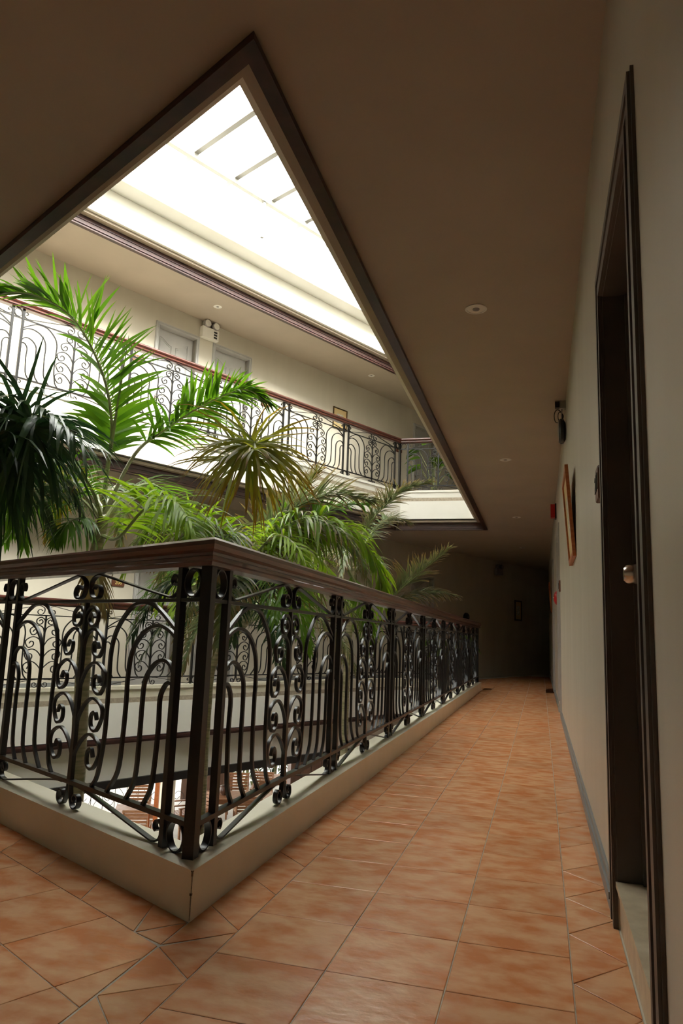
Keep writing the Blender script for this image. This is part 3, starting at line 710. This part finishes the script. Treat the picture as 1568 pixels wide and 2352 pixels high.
FR = {
'A1': [(-3.22, 4.74, 1.7), (-3.2, 4.69, 2.02), (-3.13, 4.6, 2.33), (-3.16, 4.47, 2.7), (-3.28, 4.27, 3.03), (-3.42, 4.05, 3.14), (-3.58, 3.86, 3.1), (-3.7, 3.7, 2.91)],
'A2': [(-3.22, 4.74, 1.69), (-2.99, 4.72, 2.14), (-2.76, 4.75, 2.34), (-2.45, 4.75, 2.52), (-2.14, 4.77, 2.63), (-1.97, 4.83, 2.54)],
'A3': [(-3.22, 4.74, 1.69), (-3.33, 4.79, 1.8), (-3.55, 4.87, 1.94), (-3.83, 4.93, 2.0), (-4.14, 4.97, 1.88), (-4.25, 4.98, 1.7)],
'A4': [(-3.24, 4.76, 1.52), (-2.95, 4.54, 1.47), (-2.66, 4.38, 1.65), (-2.37, 4.24, 1.68), (-2.15, 4.13, 1.48), (-2.07, 4.09, 1.26)],
'A5': [(-3.27, 4.76, 1.5), (-3.24, 4.7, 1.31), (-3.18, 4.69, 1.15), (-3.11, 4.7, 0.93)],
'A6': [(-3.24, 4.76, 1.55), (-3.29, 4.63, 1.63), (-3.29, 4.43, 1.57), (-3.31, 4.34, 1.43)],
'B1': [(-3.99, 3.86, 1.72), (-3.56, 3.74, 1.98), (-3.24, 3.61, 2.05), (-2.95, 3.5, 2.07), (-2.71, 3.44, 2.0), (-2.54, 3.45, 1.89)],
'B2': [(-3.19, 3.09, 1.54), (-2.88, 2.94, 1.69), (-2.6, 2.81, 1.67), (-2.41, 2.72, 1.58), (-2.28, 2.68, 1.44)],
'C1': [(-2.6, 5.48, 1.48), (-2.42, 5.16, 1.79), (-2.19, 4.81, 2.05), (-1.96, 4.49, 2.09), (-1.8, 4.24, 2.01), (-1.7, 4.08, 1.88)],
'C2': [(-2.36, 5.81, 1.4), (-2.26, 5.68, 1.59), (-2.02, 5.6, 1.73), (-1.74, 5.61, 1.77), (-1.46, 5.64, 1.66), (-1.30, 5.73, 1.41), (-1.26, 5.8, 1.16)],
'C3': [(-2.47, 5.74, 1.39), (-2.32, 5.73, 1.66), (-2.03, 5.77, 1.91), (-1.7, 5.84, 2.03), (-1.43, 6.03, 2.01)],
'C4': [(-2.53, 5.51, 1.41), (-2.66, 5.33, 1.64), (-2.78, 5.17, 1.76), (-2.85, 4.95, 1.68), (-2.93, 4.85, 1.53)],
'C5': [(-1.84, 5.51, 1.31), (-2.0, 5.36, 1.29), (-2.23, 5.2, 1.24), (-2.45, 5.05, 1.16), (-2.63, 4.92, 1.03)],
'C6': [(-1.64, 6.14, 1.4), (-1.52, 6.08, 1.21), (-1.45, 6.14, 0.99), (-1.42, 6.19, 0.77)],
'C7': [(-2.4, 5.96, 1.46), (-2.28, 6.04, 1.78), (-2.12, 6.14, 2.08), (-1.99, 6.23, 2.33)],
'C8': [(-2.23, 5.18, 1.37), (-2.28, 4.92, 1.56), (-2.34, 4.68, 1.6), (-2.42, 4.58, 1.46)],
'D1': [(-2.55, 9.87, 2.06), (-2.34, 9.86, 2.44), (-2.12, 9.87, 2.69), (-1.83, 9.79, 2.89), (-1.48, 9.74, 2.98)],
'D2': [(-2.17, 10.12, 1.22), (-1.93, 10.14, 1.51), (-1.6, 10.05, 1.78), (-1.23, 9.98, 2.07)],
'D3': [(-2.17, 10.12, 1.22), (-1.89, 10.29, 1.42), (-1.52, 10.38, 1.5), (-1.17, 10.49, 1.46)],
'D4': [(-2.58, 10.02, 1.89), (-2.39, 10.37, 2.42), (-2.19, 10.66, 2.64), (-1.95, 10.86, 2.6)],
}
def palm(label, base):
    return thing('palm_tree', label, 'palm tree', base, 0, 'atrium palms')
def place(tree, pts): o = tree.location; return [(p[0] - o.x, p[1] - o.y, p[2] - o.z) for p in pts]
t = palm('tall green palm with upright spear leaf and a pale arching stalk, left of the atrium', (-3.6, 5.25, ZG))
trunk(t, place(t, [(-3.6, 5.25, ZG), (-3.52, 5.15, -1.8), (-3.46, 5.07, -.53), (-3.39, 4.91, .46), (-3.32, 4.8, 1.19), (-3.23, 4.75, 1.66)]), .075, .04)
frond(t, place(t, FR['A1']), 60, .50, 'leaf', .60, .75, .45, .032, .20)
frond(t, place(t, FR['A2']), 56, .44, 'leaf', .30, .70, .7, .028, .28, 'palestalk')
frond(t, place(t, FR['A4']), 50, .46, 'leaflime', .35, .45, 1.2, .026, .25)
frond(t, place(t, FR['A3']), 40, .34, 'leafgrey', .1, .6, 1.3, .018, .35, 'palestalk')
frond(t, place(t, FR['A6']), 26, .36, 'leaf', .1, .5, 1.5, .020, .3)
frond(t, place(t, FR['A5']), 26, .36, 'leafdead', .0, .9, 1.5, .016, .3)
obj('spear_leaf', B().tube(place(t, [(-3.23, 4.72, 1.78), (-3.11, 4.6, 2.33), (-2.97, 4.47, 3.0)]), [.016, .012, .002], 6), t, m='rachis', smooth=True)
t = palm('dark green palm whose broad leaflets droop over the railing at the left edge', (-4.1, 4.5, ZG))
trunk(t, place(t, [(-4.1, 4.5, ZG), (-4.08, 4.35, -1.5), (-4.04, 4.1, .42), (-4.01, 3.95, 1.2), (-3.99, 3.86, 1.70)]), .08, .045)
rosette(t, place(t, [(-3.0, 3.53, 1.99)])[0], 125, .62, 'leafdark', (.80, -.45, -.12), 21, .026, 1.9, 1.25)
rosette(t, place(t, [(-3.2, 3.50, 1.83)])[0], 110, .64, 'leafdark', (.60, -.7, -.15), 22, .026, 2.0, 1.2)
frond(t, place(t, FR['B1']), 24, .60, 'leafdark', .35, .35, 1.5, .028, .15, endk=.9, jit=.3)
t = palm('bushy palm with brown-tipped yellow leaflets and a big arching frond in mid atrium', (-3.1, 6.2, ZG))
trunk(t, place(t, [(-3.1, 6.2, ZG), (-3.0, 6.1, -2), (-2.93, 5.98, -.72), (-2.84, 5.80, .26), (-2.72, 5.66, .93), (-2.42, 5.52, 1.38)]), .06, .035)
frond(t, place(t, FR['C1'][:5]), 14, .40, 'leafyel', .30, .35, 1.0, .022, .70, 'palestalk', endk=.95, jit=.35)
rosette(t, place(t, [(-1.90, 4.42, 2.04)])[0], 115, .56, 'leafyel', (.50, -.82, .36), 31, .021, 1.6, 1.7)
frond(t, place(t, FR['C2']), 52, .56, 'leaflime', .45, .45, 1.9, .032, .15, endk=.8)
frond(t, place(t, FR['C3']), 54, .50, 'leafgrey', .5, .7, .6, .027, .2)
frond(t, place(t, [(-2.45, 6.0, 1.35), (-2.32, 6.2, 1.58), (-2.05, 6.22, 1.84), (-1.80, 6.33, 2.02), (-1.58, 6.5, 2.06)]), 46, .46, 'leaf', .5, .7, .7, .026, .2)
frond(t, place(t, FR['C4']), 46, .46, 'leaflime', .3, .5, 1.2, .024, .2)
frond(t, place(t, FR['C5']), 46, .34, 'leafdark', .0, .5, 1.4, .016, .1)
frond(t, place(t, FR['C6']), 30, .36, 'leaf', .0, .8, 1.3, .018, .1)
frond(t, place(t, FR['C7']), 44, .48, 'leafyel', .4, .8, .6, .027, .25)
frond(t, place(t, FR['C8']), 34, .40, 'leaflime', .3, .5, 1.4, .020, .2)
t = palm('slender grey-green palm with bristly fronds near the dark end of the atrium', (-2.8, 10.6, ZG))
trunk(t, place(t, [(-2.8, 10.6, ZG), (-2.78, 10.45, -2), (-2.73, 10.32, -.76), (-2.69, 10.16, .22), (-2.62, 10.0, 1.2), (-2.57, 9.9, 2.0)]), .06, .04)
frond(t, place(t, FR['D1']), 78, .42, 'leafgrey', .45, .75, .5, .022, .15, jit=.4)
frond(t, place(t, FR['D2']), 76, .48, 'leafgrey', .5, .6, .4, .022, .15, jit=.35)
frond(t, place(t, FR['D3']), 76, .42, 'leafgrey', .1, .7, .6, .021, .15, jit=.35)
frond(t, place(t, FR['D4']), 50, .42, 'leafgrey', .3, .7, .8, .021, .2, jit=.35)

# further fronds of the crowns, spread around each stem
def crown(tree, c, n, ln, m, az0, az1, rise, fall, seed, pairs=30, leaf=.36, wd=.020, droop=1.1):
    rnd = random.Random(seed)
    for k in range(n):
        a = az0 + (az1 - az0) * (k + .5) / n + rnd.uniform(-.2, .2); l = ln * rnd.uniform(.8, 1.15); e = rise * rnd.uniform(.7, 1.25)
        dx, dy = math.cos(a) * l, math.sin(a) * l
        pts = [(c[0], c[1], c[2]), (c[0] + dx * .18, c[1] + dy * .18, c[2] + e * .6), (c[0] + dx * .5, c[1] + dy * .5, c[2] + e), (c[0] + dx * .82, c[1] + dy * .82, c[2] + e * .85 - fall * .4), (c[0] + dx, c[1] + dy, c[2] + e * .5 - fall)]
        frond(tree, place(tree, pts), pairs, leaf * rnd.uniform(.9, 1.15), m[k % len(m)], rnd.uniform(.1, .4), rnd.uniform(.4, .7), droop * rnd.uniform(.7, 1.3), wd, .2, ('rachis', 'palestalk')[k % 2])
PT = [o for o in C.objects if o.name.startswith('palm_tree')]
crown(PT[0], (-3.24, 4.76, 1.62), 7, 1.15, ['leaf', 'leafgrey', 'leafyel'], 1.2, 5.0, .35, .25, 11)
crown(PT[1], (-3.99, 3.88, 1.66), 7, 1.0, ['leafdark', 'leafdark', 'leaf'], .4, 4.4, .35, .3, 12, 30, .45, .026, 1.3)
crown(PT[2], (-2.35, 5.5, 1.30), 11, 1.0, ['leafgrey', 'leaflime', 'leafgrey', 'leafyel'], .3, 6.4, .38, .2, 13)
crown(PT[2], (-2.30, 5.45, 1.15), 8, .95, ['leafgrey', 'leaf', 'leafdark'], .0, 6.2, .12, .45, 14)
crown(PT[3], (-2.60, 9.95, 1.7), 6, .9, ['leafgrey'], 1.2, 6.0, .3, .25, 15)
t = palm('leafy palm filling the gap behind the yellow one, before the lower gallery railing', (-3.9, 8.2, ZG)); PT.append(t)
trunk(t, place(t, [(-3.9, 8.2, ZG), (-3.85, 8.12, -1.5), (-3.8, 8.0, -.2), (-3.65, 7.8, .5), (-3.0, 7.25, 1.0)]), .06, .04)
crown(t, (-3.0, 7.25, 1.0), 12, 1.15, ['leafgrey', 'leaf', 'leaflime'], 0, 6.28, .55, .25, 16, 34, .40, .022, .9)
crown(t, (-3.0, 7.25, .95), 7, 1.1, ['leafgrey', 'leafdark'], .4, 6.6, .15, .5, 17, 30, .38, .020, 1.2)

# ------------------------------------------------------------------ potted plants at the corridor end
def potted(name, loc, label, hgt, seed, nl=9):
    rnd = random.Random(seed); t = thing('potted_plant', label, 'potted plant', loc)
    obj('pot', B().lathe([(.13, 0), (.15, .03), (.19, .20), (.21, .30), (.215, .33), (.19, .33), (.18, .29)], 24), t, m='pot', smooth=True)
    obj('soil', B().lathe([(.18, .28), (.09, .292), (.01, .295)], 20), t, m='soil')
    for k in range(nl):
        a = 2.4 * k + rnd.uniform(-.3, .3); rr = rnd.uniform(.2, .42); z = hgt * rnd.uniform(.55, 1)
        tip = Vector((rr * math.cos(a), rr * math.sin(a), z))
        st = obj('stem', B().tube([(0, 0, .28), (tip.x * .4, tip.y * .4, z * .7), tuple(tip)], [.008, .006, .004], 6), t, m='rachis', smooth=True)
        lf = LeafB(); d = Vector((math.cos(a), math.sin(a), .1)).normalized(); lf.leaf(tip, d, Vector((0, 0, 1)), .36, .22, .8)
        obj('leaf', lf.mesh('leaf', 'leaf'), st)
    return t
potted('p', (-1.75, 14.6, -.004), 'broad-leaved potted plant on the floor at the dark corridor end', .95, 3)
potted('p', (-2.0, 13.7, F3), 'broad-leaved potted plant behind the short upper railing', 1.25, 5, 12)

# ------------------------------------------------------------------ terrace seen below
def chair(x, y, rz, label):
    t = thing('terrace_chair', label, 'chair', (x, y, ZG), rz, 'slatted teak terrace chairs')
    for sx_ in (-1, 1):
        obj('leg', B().box(sx_ * .23 - .02, sx_ * .23 + .02, .19, .23, 0, .62), t, m='teak')
        obj('leg', B().tube([(sx_ * .23, -.24, 0), (sx_ * .23, -.22, .45), (sx_ * .23, -.31, .92)], .022, 4), t, m='teak')
        obj('armrest', B().box(sx_ * .23 - .028, sx_ * .23 + .028, -.26, .25, .62, .645), t, m='teak')
        obj('seat_rail', B().box(sx_ * .23 - .015, sx_ * .23 + .015, -.22, .2, .37, .42), t, m='teak')
    for k in range(7): obj('seat_slat', B().box(-.25, .25, -.22 + .062 * k, -.17 + .062 * k, .42, .438), t, m='teak')
    for k in range(6):
        z = .5 + .068 * k; yy_ = -.225 - (z - .45) * .19; obj('back_slat', B().box(-.22, .22, yy_ - .008, yy_ + .008, z, z + .05), t, m='teak')
    obj('top_rail', B().box(-.25, .25, -.325, -.295, .90, .95), t, m='teak')
    return t
def table(x, y, rz, wx, wy, label):
    t = thing('terrace_table', label, 'table', (x, y, ZG), rz, 'slatted teak terrace tables')
    n_ = int(wy / .075)
    for k in range(n_): obj('slat', B().box(-wx / 2, wx / 2, -wy / 2 + k * wy / n_, -wy / 2 + (k + 1) * wy / n_ - .008, .705, .73), t, m='teak')
    for sx_ in (-1, 1):
        for sy in (-1, 1): obj('leg', B().box(sx_ * (wx / 2 - .06) - .03, sx_ * (wx / 2 - .06) + .03, sy * (wy / 2 - .06) - .03, sy * (wy / 2 - .06) + .03, 0, .705), t, m='teak')
    obj('apron', B().box(-wx / 2 + .05, wx / 2 - .05, -wy / 2 + .03, -wy / 2 + .05, .62, .705).box(-wx / 2 + .05, wx / 2 - .05, wy / 2 - .05, wy / 2 - .03, .62, .705), t, m='teak')
    obj('bowl', B().lathe([(.05, .73), (.10, .77), (.13, .82), (.10, .80), (.02, .76)], 16), t, m='pot', smooth=True) if False else None
    return t
table(-6.55, 15.75, .45, 1.5, .9, 'slatted teak table with a small pot on it, before the shrubs')
table(-6.25, 18.1, .45, 1.4, .9, 'far slatted teak table beside the brown pillar')
table(-7.85, 13.75, .45, 1.0, .8, 'slatted teak table near the thin wire fence')
for (x, y, rz, lb) in ((-7.55, 14.9, 2.3, 'teak terrace chair with tall slatted back, turned beside the cream column'), (-7.0, 14.5, 2.6, 'teak terrace chair half hidden behind the black corner post'),
                      (-7.0, 16.7, 3.5, 'teak terrace chair at the far side of the middle table'), (-6.55, 17.1, 3.4, 'teak terrace chair between the middle and far tables'),
                      (-8.35, 14.5, 3.6, 'teak terrace chair by the thin wire fence'), (-6.05, 14.95, .5, 'teak terrace chair pushed to the near side of the middle table'), (-7.5, 13.05, .4, 'teak terrace chair at the near side of the fence table'),
                      (-5.75, 17.3, .4, 'teak terrace chair at the near side of the far table')):
    chair(x, y, rz, lb)
for (x, y, lb) in ((-6.85, 15.6, 'small brown pot on the middle terrace table'), (-6.0, 18.2, 'small brown pot on the far terrace table')):
    tag(obj('table_pot', B().lathe([(.07, 0), (.11, .05), (.12, .12), (.10, .17), (.11, .20), (.08, .19), (.06, .12)], 18), None, (x, y, ZG + .731), m='pot', smooth=True), lb, 'pot')
# wire fence with curls at the terrace edge
fa, fb_ = Vector((-13.5, 13.0)), Vector((-8.3, 16.2)); fd = (fb_ - fa); fl = fd.length
t = thing('garden_fence', 'thin black wire fence with curled ornaments at the terrace edge', 'fence', (fa.x, fa.y, ZG), math.atan2(fd.y, fd.x))
for z in (.12, .92, 1.05): obj('rail', B().box(0, fl, -.008, .008, z - .008, z + .008), t, m='iron')
kx = 0; i = 0
CURL = B().flat([(p.x, p.y) for p in crom([(0, .2), (.10, .3), (.12, .45), (0, .52), (-.1, .42), (-.03, .34), (.04, .40)], 4)], .010, .008).mesh('curl', 'iron')
CURL2 = B().flat([(p.x, p.y) for p in crom([(.05, .15), (-.06, .3), (.06, .5), (-.05, .7), (.05, .88)], 5)], .010, .008).mesh('curl', 'iron')
FP = B().box(-.007, .007, -.007, .007, 0, 1.06).mesh('picket', 'iron')
while kx < fl:
    obj('picket', FP, t, (kx, 0, 0)); obj('curl', CURL if i % 2 else CURL2, t, (kx + .13, 0, .05 if i % 2 else 0)); kx += .26; i += 1
# columns
tag(obj('column', B().lathe([(.20, 0), (.20, .06), (.15, .10), (.14, 1.3), (.135, 2.4), (.16, 2.45), (.16, 2.5)], 24), None, (-6.75, 12.75, ZG), m='curtain', smooth=True), 'cream round column with flared base on the terrace', 'column')
tag(obj('drape', B().box(-.03, .03, -.16, .16, 0, 2.5).box(-.05, -.03, -.10, -.04, 0, 2.5), None, (-7.0, 12.85, ZG), .4, 'frame'), 'narrow orange drape hanging beside the cream column', 'drape')
t = thing('timber_pillar', 'wide brown timber-clad pillar behind the black corner post', 'pillar', (-8.58, 18.33, ZG), .45)
for k in range(7): obj('board', B().box(-.65 + k * .19, -.65 + k * .19 + .18, -.3, .3, 0, 2.5), t, m='pillar')
t = thing('timber_pillar', 'brown timber-clad pillar beside the far terrace table', 'pillar', (-4.35, 14.2, ZG), .45)
for k in range(5): obj('board', B().box(-.5 + k * .2, -.5 + k * .2 + .19, -.3, .3, 0, 2.5), t, m='pillar')
# car parked beyond the fence
t = thing('parked_car', 'silver car parked beyond the terrace fence', 'car', (-13.5, 20.5, ZG), .5)
prof = [(-2.0, .3), (-2.05, .7), (-1.9, .9), (-1.2, .98), (-.7, 1.4), (.7, 1.42), (1.25, .98), (1.95, .85), (2.05, .5), (2.0, .3)]
b = B(); nn = len(prof); b.add([(a, -.8, z) for a, z in prof] + [(a, .8, z) for a, z in prof], [tuple(range(nn)), tuple(range(nn, 2 * nn))[::-1]] + [(k, (k + 1) % nn, (k + 1) % nn + nn, k + nn) for k in range(nn)])
obj('body', b, t, m='car')
for a in (-1.25, 1.25):
    for s in (-1, 1): obj('wheel', B().lathe([(.12, -.1), (.31, -.1), (.33, 0), (.31, .1), (.12, .1)], 20, 'y', (a, s * .75, .33)), t, m='tyre', smooth=True)
for s in (-.806, .802): obj('side_window', B().add([(-1.05, s, 1.0), (1.05, s, 1.0), (.62, s, 1.36), (-.62, s, 1.36)] + [(-1.05, s + .004, 1.0), (1.05, s + .004, 1.0), (.62, s + .004, 1.36), (-.62, s + .004, 1.36)], [(0, 1, 2, 3), (7, 6, 5, 4), (0, 1, 5, 4), (1, 2, 6, 5), (2, 3, 7, 6), (3, 0, 4, 7)]), t, m='glassdark')
# shrubs at the back of the terrace
def shrub(x, y, hgt, rad, m, label, seed, nl=420):
    rnd = random.Random(seed); t = thing('shrub', label, 'shrub', (x, y, ZG), 0, 'terrace shrubs')
    for k in range(5):
        a = rnd.uniform(0, 6.28); obj('stem', B().tube([(0, 0, 0), (rad * .25 * math.cos(a), rad * .25 * math.sin(a), hgt * .5), (rad * .5 * math.cos(a), rad * .5 * math.sin(a), hgt * .85)], [.03, .02, .008], 6), t, m='trunk')
    lf = LeafB()
    for k in range(nl):
        a = rnd.uniform(0, 6.28); z = hgt * rnd.uniform(.03, 1); rr = rad * math.sqrt(rnd.random()) * (1 - .4 * (z / hgt) ** 2)
        d = Vector((math.cos(a) + rnd.uniform(-.5, .5), math.sin(a) + rnd.uniform(-.5, .5), rnd.uniform(-.1, .9))).normalized()
        lf.leaf(Vector((rr * math.cos(a), rr * math.sin(a), z)), d, Vector((0, 0, 1)), rnd.uniform(.25, .55), rnd.uniform(.04, .08), rnd.uniform(.5, 1.6))
    o = obj('foliage', lf.mesh('foliage', m), t); o['kind'] = 'stuff'
shrub(-9.1, 19.6, 1.5, .42, 'leaflime', 'bright yellow-green shrub behind the middle terrace table', 1)
shrub(-8.3, 20.4, 1.9, .46, 'leafgrey', 'grey-green shrub at the back of the terrace', 2)
shrub(-7.6, 20.9, 2.0, .46, 'leafdark', 'dark green shrub at the back of the terrace', 3)
shrub(-7.0, 21.5, 2.0, .46, 'leafgrey', 'tall grey-green shrub behind the far terrace table', 4)
shrub(-6.4, 22.2, 1.9, .42, 'leaflime', 'lime green shrub beside the brown pillar', 6)
